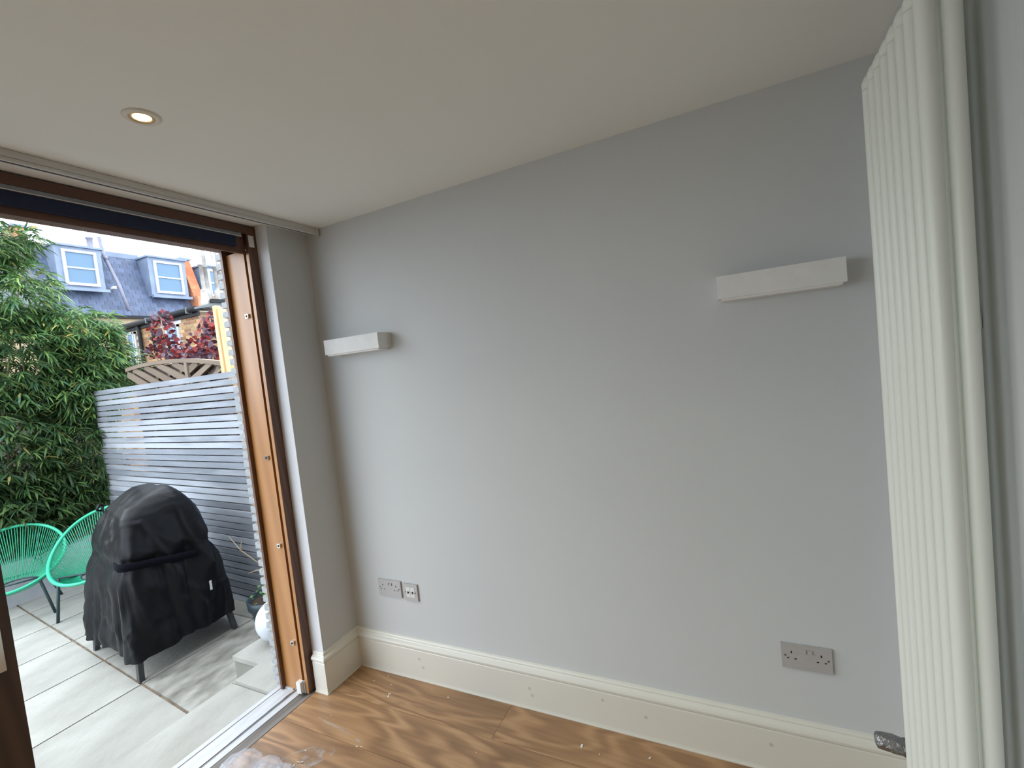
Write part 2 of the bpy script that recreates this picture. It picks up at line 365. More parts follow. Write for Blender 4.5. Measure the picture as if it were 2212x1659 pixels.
# sliding leaf (door_2)
d2 = bpy.data.objects.new('door_2', None); SC.collection.objects.link(d2); st(d2)
box('leaf_stile', -.17, -.108, -1.335, -1.212, .012, 2.20, M_leafw, d2, bev=.003)
box('leaf_stile', -.17, -.108, -4.40, -4.28, .012, 2.20, M_leafw, d2, bev=.003)
box('leaf_rail', -.17, -.108, -4.28, -1.335, .012, .16, M_leafw, d2)
box('leaf_rail', -.17, -.108, -4.28, -1.335, 2.09, 2.20, M_leafw, d2)
box('glass_pane', -.142, -.136, -4.28, -1.335, .16, 2.09, M_glass, d2)
hb = bmesh.new(); box_bm(hb, -.106, -.090, -1.285, -1.240, .775, 1.05)
bm_obj('pull_handle', hb, M_chrome, d2, bev=.006)

# ================================================================== CURTAIN TRACK
ct = empty('curtain_track', (.06, -2.2, H), 'long white slotted curtain track on the ceiling above the door opening', 'curtain track')
def child(o, root):
    bpy.context.view_layer.update(); o.parent = root; o.matrix_parent_inverse = root.matrix_world.inverted(); return o
child(boxes('track_body', [(.070, .0946, -4.4, -.022, 2.279, H-.0015), (.0885, .0946, -4.4, -.022, 2.268, 2.28), (.070, .0765, -4.4, -.022, 2.268, 2.28)], M_track), ct)
child(box('track_lip', .0925, .0965, -4.4, -.03, 2.2665, 2.271, M_plast), ct)
child(box('track_slot', .0765, .0885, -4.4, -.03, 2.270, 2.2795, M_dark), ct)
child(box('end_cap', .066, .098, -.022, -.006, 2.262, H-.001, M_track, bev=.006), ct)

# ================================================================== PLASTER WALL LIGHTS
def wall_box(x0, label):
    t = empty('wall_light', (x0, 0, 1.655), label, 'wall light', group='white box wall lights')
    bm = bmesh.new()   # open-topped trough: front, ends, floor
    L, D, Hh, w = .347, .082, .0765, .006
    for b in [(0, L, -D, -D+w, .004, Hh), (0, w, -D+w, -.001, .004, Hh), (L-w, L, -D+w, -.001, .004, Hh), (w, L-w, -D+w, -.001, .004, .010), (w, L-w, -.007, -.001, .010, Hh)]:
        box_bm(bm, *b)
    bm_obj('body', bm, M_fix, t, bev=.0006)
    box('lower_lip', .010, L-.010, -D+.008, -.001, -.003, .004, M_fix, t, bev=.001)
    box('back_plate', L-.0005, L+.008, -.010, -.0005, .006, Hh-.004, M_fix, t)
    return t
wall_box(.117, 'white box wall light near the door opening, left of the pair')
wall_box(1.902, 'white box wall light beside the tall radiator, right of the pair')

# ================================================================== SOCKETS
def plate(name, x, z, w, label, cat):
    t = empty(name, (x, 0, z), label, cat)
    box('face_plate', 0, w, -.0085, -.001, 0, .086, M_steel, t, bev=.0022)
    return t
def sock_holes(t):
    for cx in (.030, .116):
        for (dx, dz, sx, sz) in [(0, .052+.006, .0022, .0042), (-.011, .036, .0034, .0018), (.011, .036, .0034, .0018)]:
            box('pin_slot', cx+dx-sx, cx+dx+sx, -.0089, -.0080, dz-sz, dz+sz, M_dark, t)
    for cx in (.011, .135):
        tube('screw', [(cx, -.0084, .045), (cx, -.0092, .045)], .003, M_leg, t)
    for cx in (.060, .078):
        box('rocker_switch', cx, cx+.012, -.0125, -.0084, .060, .072, M_steel, t, bev=.0015)
s1 = plate('double_socket', .1996, .4044, .146, 'steel double wall socket at the left, next to the small switch plate', 'socket'); sock_holes(s1)
s2 = plate('double_socket', 2.0045, .3871, .146, 'steel double wall socket at the right, near the tall radiator', 'socket'); sock_holes(s2)
s3 = plate('aerial_plate', .3625, .4000, .086, 'small square steel outlet plate with two round ports, right of the left socket', 'outlet')
for cx in (.0295, .0565):
    box('port_module', cx-.0125, cx+.0125, -.0096, -.0084, .018, .068, M_plast, s3, bev=.0004)
    tube('port_ring', [(cx, -.0095, .043), (cx, -.0130, .043)], .0052, M_dark, s3, n=14)
    tube('port_pin', [(cx, -.0120, .043), (cx, -.0150, .043)], .0022, M_chrome, s3, n=10)
for cx in (.012, .074): tube('screw', [(cx, -.0084, .043), (cx, -.0092, .043)], .003, M_leg, s3)

# ================================================================== RADIATOR
rad = empty('column_radiator', (2.30, -.45, .12), 'tall cream column radiator mounted on the right-hand wall', 'radiator')
NS, RT, PX0, PX1 = 8, .0148, 2.2765, 2.312
zb, zt = .13, 2.118
for i in range(NS):
    y = -.303 - i*.0503
    bm = bmesh.new()
    for px in (PX0, PX1):
        tube_bm(bm, [(px, y, zb+.02), (px, y, zt-.03)], RT*.97, 16, cap=False)
    # rounded heads top and bottom linking both tubes
    for (zc, s) in ((zt-.03, 1), (zb+.02, -1)):
        pts = []
        for k in range(9):
            a = math.pi*k/8
            pts.append(((PX0+PX1)/2 - (PX1-PX0)/2*math.cos(a), y, zc + s*.030*math.sin(a)**.7))
        tube_bm(bm, pts, [RT*.97]+[RT*1.12]*7+[RT*.97], 14)
        tube_bm(bm, [(PX0+.004, y, zc+s*.012), (PX1-.004, y, zc+s*.012)], RT*1.15, 12)
    o = bm_obj('section', bm, M_rad, None, smooth=True); child(o, rad)
for zc in (zt-.012, zb+.008):
    child(tube('header', [((PX0+PX1)/2, -.280, zc), ((PX0+PX1)/2, -.303-7*.0503-.022, zc)], .017, M_rad), rad)
child(tube('end_plug', [((PX0+PX1)/2, -.303-7*.0503-.022, zt-.012), ((PX0+PX1)/2, -.303-7*.0503-.031, zt-.012)], .014, M_rad, n=6), rad)
for yb_ in (-.38, -.55):
    child(boxes('wall_bracket', [(PX1+.012, WX-.001, yb_-.008, yb_+.008, 1.5, 1.53)], M_rad), rad)
    child(boxes('wall_bracket', [(PX1+.012, WX-.001, yb_-.012, yb_+.012, .35, .39)], M_rad), rad)
# wrapped valve
M_foil = mat('crumpled_grey_foil', (.32, .32, .33), .3, metal=.85, var=.35, scale=25, bump=.9, bscale=70)
vb = bmesh.new()
vp = [(2.205, -.262, .392), (2.209, -.262, .392), (2.222, -.262, .391), (2.245, -.263, .389), (2.262, -.264, .388), (2.275, -.265, .386), (2.292, -.265, .385)]
tube_bm(vb, vp, [.012, .0185, .0205, .0225, .021, .0225, .020], 18)
for v in vb.verts:
    h = math.sin(v.co.x*420+v.co.z*310)*math.cos(v.co.y*500+v.co.x*120); v.co += Vector((0, h*.0012, h*.0014))
vo = empty('wrapped_valve', (2.25, -.262, .39), 'grey foil-wrapped valve end sticking out left of the radiator above the skirting', 'valve')
child(bm_obj('foil_wrap', vb, M_foil, smooth=True), vo)
child(tube('tape_band', [(2.268, -.2645, .3865), (2.274, -.2645, .386)], .0232, mat('dark_tape', (.07, .08, .08), .4), n=18), vo)

# ================================================================== DOWNLIGHTS
M_bulb = emit('warm_lamp', (1, .80, .42), 14)
M_bez = mat('bezel_white', (.72, .68, .60), .4)
M_gold = mat('lamp_ring_brass', (.75, .50, .18), .3, metal=.6)
def downlight(x, y, label, vis=True, power=8.5):
    t = empty('downlight', (x, y, H), label, 'ceiling light', group='round recessed ceiling downlights')
    lathe('bezel', [(.0285, -.001), (.0285, -.004), (.034, -.006), (.041, -.0045), (.0445, -.0015), (.0445, 0)], M_bez, t, 40)
    lathe('lamp_ring', [(.0215, -.0022), (.025, -.0045), (.0285, -.0035), (.0285, -.001)], M_gold, t, 32)
    lathe('lamp', [(.0, -.0018), (.0215, -.0022)], M_bulb, t, 28)
    ld = bpy.data.lights.new('downlight_beam', 'SPOT'); ld.energy = power; ld.color = (1, .84, .52); ld.spot_size = R(120); ld.spot_blend = .9; ld.shadow_soft_size = .02
    lo = bpy.data.objects.new('downlight_beam', ld); link(lo, t); lo.location = (0, 0, -.012)
    return t
downlight(.543, -.985, 'round recessed downlight glowing warm in the ceiling near the door')
downlight(1.50, -1.02, 'second recessed ceiling downlight just above the picture edge')
for (x, y, q) in [(.543, -2.1, 'by the sliding door leaf, beside the viewpoint'), (1.5, -2.2, 'just behind the viewpoint'), (.543, -3.3, 'over the far end of the sliding door'), (1.5, -3.4, 'in the middle of the room behind the viewpoint'),
                  (3.4, -1.2, 'in the kitchen behind the radiator wall'), (3.4, -2.6, 'in the middle of the kitchen area'), (4.4, -1.9, 'near the kitchen end wall'), (4.4, -3.6, 'in the far corner of the kitchen area')]:
    downlight(x, y, 'added unseen fill downlight '+q)  # extra lamps out of view, added to brighten the interior

# ================================================================== BAG AND DEBRIS
M_bag = bpy.data.materials.new('thin_clear_plastic'); M_bag.use_nodes = True
n_ = M_bag.node_tree; b_ = n_.nodes['Principled BSDF']; b_.inputs['Base Color'].default_value = (.80, .82, .90, 1); b_.inputs['Roughness'].default_value = .15; b_.inputs['Alpha'].default_value = .30
def crumple(bm, cx, cy, rx, ry, h, seed):
    g = np.random.default_rng(seed); ph = g.uniform(0, 6.28, 10); dr = g.normal(size=(10, 3)); fr = g.uniform(3, 13, 10)
    r_ = bmesh.ops.create_icosphere(bm, subdivisions=4, radius=1)
    for v in r_['verts']:
        d = np.array(v.co); s_ = sum(abs(math.sin(fr[k]*(dr[k] @ d)+ph[k])) for k in range(10))/10
        q = .72 + .5*s_
        v.co = Vector((cx+d[0]*rx*q, cy+d[1]*ry*q, max(.0015, h*.45+d[2]*h*.6*q)))
bm = bmesh.new(); crumple(bm, .055, -.725, .075, .085, .085, 4); crumple(bm, .145, -.665, .06, .05, .05, 8); crumple(bm, .205, -.645, .045, .035, .025, 15)
tag(bm_obj('plastic_bag', bm, M_bag, smooth=True), 'crumpled translucent plastic bag on the floor by the door track', 'bag')
M_chip = mat('white_paint_chip', (.8, .79, .75), .7)
chips = bmesh.new()
for (x, y, s) in [(.29, -.098, .004), (.325, -.15, .006), (.33, -.165, .006), (.617, -.08, .0045), (1.285, -.136, .008), (1.541, -.105, .005), (.20, -.53, .004), (.215, -.60, .005), (.235, -.575, .004), (.245, -.62, .005), (.40, -.44, .004), (.42, -.435, .003), (1.36, -.15, .003), (.9, -.3, .002), (1.7, -.11, .004), (.18, -.10, .003), (.23, -.05, .003), (.15, -.35, .002), (.51, -.06, .002)]:
    a = random.uniform(0, 3); M_ = Matrix.Translation((x, y, .0005)) @ Matrix.Rotation(a, 4, 'Z')
    box_bm(chips, -s, s, -s*.45, s*.45, 0, .0015, M_)
tag(bm_obj('paint_chips', chips, M_chip), 'scattered white paint chips and plaster crumbs on the oak floor', 'debris', kind='stuff')
tag(tube('loose_screw', [(.215, -.585, .003), (.245, -.578, .0025)], [.0022, .0012], M_steel, n=8), 'small screw lying on the dusty floor beside the plastic bag', 'screw')
# dust: faint chalky smear, thin relief on the boards
def smear(name, pts, w, m):
    vs, fs = [], []
    for i, (x, y) in enumerate(pts):
        q = w*math.sin(math.pi*(i+.3)/(len(pts)-.4))
        vs += [(x, y-q, .0006), (x, y+q, .0006)]
    for i in range(len(pts)-1): fs.append((2*i, 2*i+2, 2*i+3, 2*i+1))
    return mesh_obj(name, vs, fs, m, fl)
M_dust = bpy.data.materials.new('chalk_dust'); M_dust.use_nodes = True
n_ = M_dust.node_tree; b_ = n_.nodes['Principled BSDF']; b_.inputs['Base Color'].default_value = (.62, .60, .57, 1); b_.inputs['Roughness'].default_value = .9
nn = n_.nodes.new('ShaderNodeTexNoise'); nn.inputs['Scale'].default_value = 22; nn.inputs['Detail'].default_value = 8; t_ = n_.nodes.new('ShaderNodeTexCoord')
mr_ = n_.nodes.new('ShaderNodeMapRange'); mr_.inputs[1].default_value = .45; mr_.inputs[2].default_value = .75; mr_.inputs[4].default_value = .55
n_.links.new(t_.outputs['Object'], nn.inputs['Vector']); n_.links.new(nn.outputs['Fac'], mr_.inputs[0]); n_.links.new(mr_.outputs[0], b_.inputs['Alpha'])
smear('dust_smear', [(.10, -.375), (.16, -.385), (.24, -.39), (.32, -.40), (.38, -.415), (.43, -.425)], .006, M_dust)
smear('dust_patch', [(.12, -.62), (.16, -.60), (.20, -.58), (.25, -.55), (.30, -.52), (.33, -.50)], .07, M_dust)

# ================================================================== PATIO
GZ = -.2
pat = bpy.data.objects.new('patio', None); SC.collection.objects.link(pat); st(pat)
box('mortar_bed', -4.3, -.29, -5.2, 1.2, GZ-.12, GZ-.010, M_grout, pat)
box('ground_base', -30, -.30, -12, 14, GZ-.5, GZ-.125, M_soil, pat)
def yD(x): return -.419-(x+.902)*.0894
def quad_slab(x0, x1, f0, f1, z, th, m, parent, g=.005):
    A = [(x0+g, f0(x0)+g), (x1-g, f0(x1)+g), (x1-g, f1(x1)-g), (x0+g, f1(x0)-g)]
    cx = sum(a[0] for a in A)/4; cy = sum(a[1] for a in A)/4
    bm = bmesh.new(); vs = [bm.verts.new((a[0]-cx, a[1]-cy, -th)) for a in A]+[bm.verts.new((a[0]-cx, a[1]-cy, 0)) for a in A]
    for f in BF: bm.faces.new([vs[i] for i in f])
    o = bm_obj('paving_slab', bm, m, parent, bev=.003); o.location = (cx, cy, z); return o
XS = [-.70, -1.485, -2.075, -2.668, -3.20, -3.74, -4.3]
for i in range(len(XS)-1):
    for k in range(-5, 2):
        hw = .9
        f0 = lambda x, k=k: yD(x)+k*hw+(.005 if k == 0 else 0); f1 = lambda x, k=k: yD(x)+(k+1)*hw
        m = M_slabw if (i == 0 and k == 0) else M_slab
        gx = .0055
        quad_slab(XS[i+1], XS[i], f0, f1, GZ, .03, m, pat, gx)
# joint along the fence foot
box('kerb', -4.1, -.35, .36, .62, GZ-.02, GZ+.012, M_conc, pat)
ter = bpy.data.objects.new('terrace_step', None); SC.collection.objects.link(ter); st(ter)
box('riser', -.695, -.30, -4.6, .40, GZ-.02, -.10, M_conc, ter)
ys = [-4.6, -3.4, -2.2, -1.25, -.285, .40]
for i in range(5):
    quad_slab(-.70, -.302, lambda x, a=ys[i]: a, lambda x, a=ys[i+1]: a, -.075, .026, M_slab, ter, .002)
sb = empty('step_block', (-.79, .13, GZ), 'raised stone corner block under the white globe', 'step')
child(box('step_body', -.912, -.676, -.132, .40, GZ, -.085, M_conc), sb)
child(box('step_capping', -.920, -.674, -.138, .40, -.085, -.058, M_slab, bev=.003), sb)
child(box('threshold_slab', -.674, -.302, -.282, .40, -.0735, -.058, M_slab, bev=.002), sb)

# ================================================================== CLADDING BATTENS on the outside wall
cl = empty('batten_cladding', (-.32, 0, 0), 'stack of pale horizontal timber battens cladding the wall outside the door jamb', 'cladding')
child(box('counter_batten', -.334, -.3005, -.235, .40, -.05, 2.5, M_cb), cl)
child(box('counter_batten', -.330, -.3005, -.2585, -.2365, -.05, 2.5, M_cb), cl)
zz = -.046; bme = None
while zz < 2.48:
    o = box('batten', -.025, .025, 0, .655, 0, .0292, M_batt, None, bev=.0015) if bme is None else bpy.data.objects.new('batten', bme)
    if bme is None: bme = o.data
    else: link(o)
    o.location = (-.3275+random.uniform(-.0015, .0015), -.264+random.uniform(-.002, .001), zz); o.rotation_euler = (0, 0, 0)
    child(o, cl); zz += .0475

# ================================================================== SLATTED FENCE
FA = math.atan2(-.06, .998)
def fpt(s, off=0):  # s = world X on the fence line; off = distance behind it
    y = .503 + (-1.732-s)*.06
    return Vector((s, y+off, 0))
fen = empty('slatted_fence', (-1.732, .503, 0), 'tall fence of silvery grey horizontal slats behind the barbecue', 'fence', rz=FA)
# local x runs along the fence
x0l, x1l = -2.33, 1.33
sme = None; nsl = 34; zs = GZ+.015
for k in range(nsl):
    o = box('slat', x0l, x1l, 0, .019, 0, .0445, M_slat, fen, bev=.0012) if sme is None else link(bpy.data.objects.new('slat', sme), fen)
    sme = o.data
    o.location = (random.uniform(-.02, 0), random.uniform(-.0015, .0015), zs + k*.0552 + random.uniform(-.001, .001)); o.rotation_euler = (0, R(random.uniform(-.05, .05)), 0)
for xl in (-2.32, -1.2, 0.0, 1.2):
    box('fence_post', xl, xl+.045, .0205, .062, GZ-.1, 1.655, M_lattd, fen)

# ================================================================== LATTICE FENCE (behind)
lat = empty('arched_lattice_fence', (-1.732, .503, 0), 'brown arched fence panel with diagonal boards showing above the slatted fence', 'fence', rz=FA)
LY = .15
def az(x): return 1.892-.105*((x+3.1)/1.2)**2
def lx(x): return (x+1.732)
pts = [(-3.62+k*.07) for k in range(30)]
bm = bmesh.new()
for i in range(len(pts)-1):
    a, b = pts[i], pts[i+1]
    vs = [bm.verts.new(v) for v in [(lx(a), LY-.02, az(a)-.035), (lx(b), LY-.02, az(b)-.035), (lx(b), LY+.03, az(b)-.035), (lx(a), LY+.03, az(a)-.035), (lx(a), LY-.02, az(a)), (lx(b), LY-.02, az(b)), (lx(b), LY+.03, az(b)), (lx(a), LY+.03, az(a))]]
    for f in BF: bm.faces.new([vs[j] for j in f])
bm_obj('arched_rail', bm, M_latt, lat)
XC = -2.445
box('centre_stile', lx(XC)-.022, lx(XC)+.022, LY-.025, LY-.004, .9, az(XC)-.035, M_latt, lat)
def diag(name, xb, zb_, sgn, w, y0, y1, m, zlow=.8, zcut=None):
    """board through (xb, zb_) at 40 degrees, clipped to arch above and centre stile"""
    ang = R(21); dx, dz = math.cos(ang)*sgn, -math.sin(ang)    # runs downwards towards the centre
    L = 1.6; out = []
    # find top where it meets arch, bottom where it meets centre or zlow
    t0 = 0
    x, z = xb, zb_
    T0 = 0
    while az(x+dx*T0)-.03 > z+dz*T0 and T0 > -L and abs(x+dx*T0+2.5) < 1.1: T0 -= .01
    T1 = 0
    while (XC-(x+dx*T1))*sgn > .0 and z+dz*T1 > zlow and T1 < 2.5: T1 += .01
    nx, nz = -dz*sgn, dx*sgn
    nrm = Vector((math.sin(ang)*sgn, 0, math.cos(ang)))
    P0 = Vector((x+dx*T0, 0, z+dz*T0)); P1 = Vector((x+dx*T1, 0, z+dz*T1)); h = w/2
    q = [P0-nrm*h, P1-nrm*h, P1+nrm*h, P0+nrm*h]
    # cut the upper corners under the rail and at the stile
    for v in q:
        v.z = min(v.z, az(v.x)-.012)
        if (v.x-XC)*sgn > 0: v.x = XC
    vs = [(lx(v.x), y0, v.z) for v in q]+[(lx(v.x), y1, v.z) for v in q]
    return mesh_obj(name, vs, [(0, 1, 2, 3), (7, 6, 5, 4), (0, 4, 5, 1), (1, 5, 6, 2), (2, 6, 7, 3), (3, 7, 4, 0)], m, lat)
for k in range(5):
    diag('diagonal_board', -2.56-k*.255, 1.80, 1, .066, LY-.012, LY+.006, M_latt)
    if k < 4: diag('diagonal_board', XC+.13+k*.255, 1.80, -1, .066, LY-.012, LY+.006, M_latt)
# cross laths behind, seen in the gaps
for k in range(10):
    xb = -3.6+k*.21; ang = R(50)
    Mx = Matrix.Translation((lx(xb), LY+.014, 1.25)) @ Matrix.Rotation(-R(42), 4, 'Y')
    ln = min(.78, (az(xb+.5)-1.27)/math.sin(R(42)))
    box('cross_lath', 0, ln, 0, .012, -.02, .02, M_latt, lat, M=Mx)
for k in range(19):
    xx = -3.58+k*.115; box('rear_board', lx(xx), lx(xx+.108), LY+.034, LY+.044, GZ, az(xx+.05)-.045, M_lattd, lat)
# yellow post
pp = empty('pine_post', (-1.73, .59, GZ), 'fresh yellow pine post rising between the two fences', 'post', rz=FA)
box('post_face', -.062, -.020, -.012, .030, 0, 2.425, M_post, pp, bev=.002)
box('post_brace', -.018, .062, .0, .035, 0, 2.40, M_post, pp, bev=.002)

# ================================================================== PLANTER WALL
pw = st(box('wall_planter', -4.28, -4.10, -5.0, 1.1, GZ, .19, M_white))
box('planter_soil', -6.2, -4.28, -5.0, 1.1, GZ, .13, M_soil, pw)
# unseen dark boards added behind the bamboo so its gaps read shaded
bf = empty('dark_backing_fence', (-6.3, -1.5, GZ), 'unseen board fence added as a dark backing behind the bamboo', 'fence')
for k in range(40):
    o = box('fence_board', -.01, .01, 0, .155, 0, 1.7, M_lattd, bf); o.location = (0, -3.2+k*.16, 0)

# ================================================================== BAMBOO
def leaf_mesh(name, P, D, N, L, Wd, tint, m, parent=None, droop=.25):
    """P base, D direction, N normal-ish; 2-segment folded blades"""
    n = len(P); S = np.cross(D, N); S /= np.linalg.norm(S, axis=1)[:, None]+1e-9
    L = L[:, None]; Wd = Wd[:, None]; g = np.zeros_like(D); g[:, 2] = -1
    v0 = P; v1 = P+D*L*.35+S*Wd*.5; v2 = P+D*L*.35-S*Wd*.5; v3 = P+D*L*.7+S*Wd*.38+g*L*droop*.35; v4 = P+D*L*.7-S*Wd*.38+g*L*droop*.35; v5 = P+D*L+g*L*droop
    V = np.stack([v0, v1, v2, v3, v4, v5], 1).reshape(-1, 3)
    b = np.arange(n)[:, None]*6
    T = np.concatenate([b+np.array([[0, 2, 1]]), b+np.array([[1, 2, 4]]), b+np.array([[1, 4, 3]]), b+np.array([[3, 4, 5]])], 1).reshape(-1, 3)
    me = bpy.data.meshes.new(name); me.vertices.add(len(V)); me.vertices.foreach_set('co', V.ravel())
    me.loops.add(T.size); me.loops.foreach_set('vertex_index', T.ravel().astype(np.int32)); me.polygons.add(len(T))
    me.polygons.foreach_set('loop_start', np.arange(0, T.size, 3, dtype=np.int32)); me.polygons.foreach_set('loop_total', np.full(len(T), 3, dtype=np.int32))
    at = me.color_attributes.new('tint', 'FLOAT_COLOR', 'POINT')
    c = np.concatenate([np.repeat(tint, 6, 0), np.ones((n*6, 1))], 1); at.data.foreach_set('color', c.ravel().astype(np.float32))
    me.update(calc_edges=True); me.materials.append(m)
    return link(bpy.data.objects.new(name, me), parent)
def bamboo(label, blobs, culms, nspr, seed):
    """blobs: (cx,cy,cz, rx,ry,rz, weight, lightness)"""
    g = np.random.default_rng(seed)
    base = culms[0]
    t = empty('bamboo_clump', (base[0][0], base[0][1], .13), label, 'bamboo')
    w = np.array([b[6] for b in blobs]); w = w/w.sum(); idx = g.choice(len(blobs), nspr, p=w)
    Ps, Ds, Ns, Ls, Ws, Ts = [], [], [], [], [], []
    for i in range(nspr):
        b = blobs[idx[i]]; d = g.normal(size=3); d /= np.linalg.norm(d); rr_ = g.uniform(.25, 1.0)**.5
        p = np.array(b[:3])+d*np.array(b[3:6])*rr_
        out = d*np.array([1, .8, .35])+np.array([.35, 0, -.1])+g.normal(size=3)*.35; out /= np.linalg.norm(out)
        k = g.integers(6, 11); lig = 1.25*b[7]*g.uniform(.7, 1.35)  # lit tops and shaded depths of the clump put into leaf colour
        side = np.cross(out, [0, 0, 1.0]); side /= np.linalg.norm(side)+1e-6
        for j in range(k):
            a = (j/(k-1)-.5)*2.3+g.normal()*.15
            dd = out*math.cos(a)+side*math.sin(a)+np.array([0, 0, g.uniform(-.55, .05)]); dd /= np.linalg.norm(dd)
            Ps.append(p-out*.03*j/k+g.normal(size=3)*.012); Ds.append(dd); nn_ = np.array([0, 0, 1.0])+g.normal(size=3)*.35; Ns.append(nn_/np.linalg.norm(nn_))
            Ls.append(g.uniform(.09, .165)); Ws.append(g.uniform(.013, .021))
            r0 = g.random()
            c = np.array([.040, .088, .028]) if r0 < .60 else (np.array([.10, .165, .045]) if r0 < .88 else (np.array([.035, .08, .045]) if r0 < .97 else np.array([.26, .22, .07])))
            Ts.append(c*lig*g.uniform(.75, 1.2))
    o = leaf_mesh('leaves', np.array(Ps), np.array(Ds), np.array(Ns), np.array(Ls), np.array(Ws), np.array(Ts), M_leaf)
    o['kind'] = 'stuff'; child(o, t)
    for c in culms: child(tube('culm', c, [.011]*(len(c)-1)+[.004], M_culm, n=7), t)
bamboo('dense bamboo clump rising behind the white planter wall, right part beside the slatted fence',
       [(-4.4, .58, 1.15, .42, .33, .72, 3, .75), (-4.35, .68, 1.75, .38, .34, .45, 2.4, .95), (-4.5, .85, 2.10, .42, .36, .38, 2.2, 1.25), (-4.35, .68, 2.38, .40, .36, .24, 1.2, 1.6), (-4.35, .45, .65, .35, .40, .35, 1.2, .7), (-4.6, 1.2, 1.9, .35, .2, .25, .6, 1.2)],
       [[(-4.5, .65, .1), (-4.5, .72, 1.2), (-4.4, .8, 2.5)], [(-4.6, .5, .1), (-4.6, .55, 1.5), (-4.5, .9, 2.6)], [(-4.4, .75, .1), (-4.38, .80, 1.3), (-4.35, .86, 2.1)]], 1700, 1)
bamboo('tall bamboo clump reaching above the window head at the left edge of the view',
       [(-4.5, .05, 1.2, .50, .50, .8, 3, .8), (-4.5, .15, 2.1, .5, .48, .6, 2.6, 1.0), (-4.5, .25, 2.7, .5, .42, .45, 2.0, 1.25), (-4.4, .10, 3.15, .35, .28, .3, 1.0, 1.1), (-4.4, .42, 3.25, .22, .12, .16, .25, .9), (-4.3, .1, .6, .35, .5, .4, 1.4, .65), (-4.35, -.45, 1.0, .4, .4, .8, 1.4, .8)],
       [[(-4.5, .05, .1), (-4.5, .10, 1.6), (-4.4, .45, 3.35)], [(-4.6, -.1, .1), (-4.6, 0, 1.8), (-4.45, .2, 3.5)], [(-4.5, .3, .1), (-4.52, .3, 1.5), (-4.5, .3, 3.0)]], 2200, 2)
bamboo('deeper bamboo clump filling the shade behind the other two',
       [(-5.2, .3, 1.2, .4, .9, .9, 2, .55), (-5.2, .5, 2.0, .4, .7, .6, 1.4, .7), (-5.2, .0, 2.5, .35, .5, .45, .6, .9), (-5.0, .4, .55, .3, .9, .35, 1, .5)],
       [[(-5.2, .3, .1), (-5.2, .35, 1.5), (-5.2, .3, 2.7)], [(-5.3, .8, .1), (-5.3, .8, 1.5), (-5.2, .9, 2.3)]], 1100, 3)

# ================================================================== PURPLE SMOKE BUSHES
def bush(label, blobs, stem, n, seed):
    g = np.random.default_rng(seed)
    t = empty('purple_smoke_bush', stem[0], label, 'shrub')
    w = np.array([b[6] for b in blobs]); w = w/w.sum(); idx = g.choice(len(blobs), n, p=w); V, F, C = [], [], []
    for i in range(n):
        b = blobs[idx[i]]; d = g.normal(size=3); d /= np.linalg.norm(d)
        p = np.array(b[:3])+d*np.array(b[3:6])*g.uniform(.2, 1)**.5
        u = g.normal(size=3); u /= np.linalg.norm(u); v = np.cross(u, g.normal(size=3)); v /= np.linalg.norm(v); r_ = g.uniform(.018, .034)
        k0 = len(V)
        for k in range(8):
            a = 2*math.pi*k/8; q = p+(u*math.cos(a)*1.15+v*math.sin(a)*.85)*r_; V.append(q)
            r0 = g.random() if k == 0 else r0
            c = (.22, .028, .026) if r0 < .35 else ((.07, .022, .036) if r0 < .75 else (.15, .10, .14))
            C.append((*[x*1.0 for x in c], 1))
        F.append(tuple(range(k0, k0+8)))
    me = bpy.data.meshes.new('leaves'); me.from_pydata([tuple(v) for v in V], [], F); me.update()
    at = me.color_attributes.new('tint', 'FLOAT_COLOR', 'POINT'); at.data.foreach_set('color', np.array(C, dtype=np.float32).ravel()); me.materials.append(M_leafp)
    o = link(bpy.data.objects.new('leaves', me)); o['kind'] = 'stuff'; child(o, t)
    for s in stem[1]: child(tube('stem', s, [.014]*(len(s)-1)+[.005], M_twig, n=6), t)
def bush2(label, blobs, stems, n, seed): bush(label, blobs, (stems[0][0], stems), n, seed)
bush2('sparse purple-leaved shrub above the lattice fence, in front of the brick window', [(-4.5, 1.6, 2.15, .22, .2, .18, 1.4, 1), (-4.5, 1.6, 2.42, .16, .15, .22, 1.0, 1), (-4.2, 1.6, 2.02, .22, .2, .12, 1.2, 1)],
      [[(-4.4, 1.6, GZ), (-4.4, 1.6, 1.5), (-4.5, 1.6, 2.55)], [(-4.4, 1.6, 1.2), (-4.3, 1.6, 1.7), (-4.15, 1.6, 2.1)]], 340, 5)
bush2('dense purple-leaved shrub beside the yellow pine post', [(-3.55, 1.6, 2.10, .22, .25, .20, 2, 1), (-3.45, 1.65, 2.33, .18, .22, .14, 1, 1), (-3.8, 1.6, 2.0, .2, .2, .13, 1, 1)],
      [[(-3.6, 1.6, GZ), (-3.6, 1.6, 1.5), (-3.5, 1.6, 2.4)], [(-3.6, 1.6, 1.2), (-3.7, 1.6, 1.7), (-3.85, 1.6, 2.15)]], 520, 6)

# ================================================================== BARBECUE under cover
bq = empty('covered_barbecue', (-1.9, -.02, GZ), 'barbecue under a strapped black cover on four grey legs, on the patio', 'barbecue')
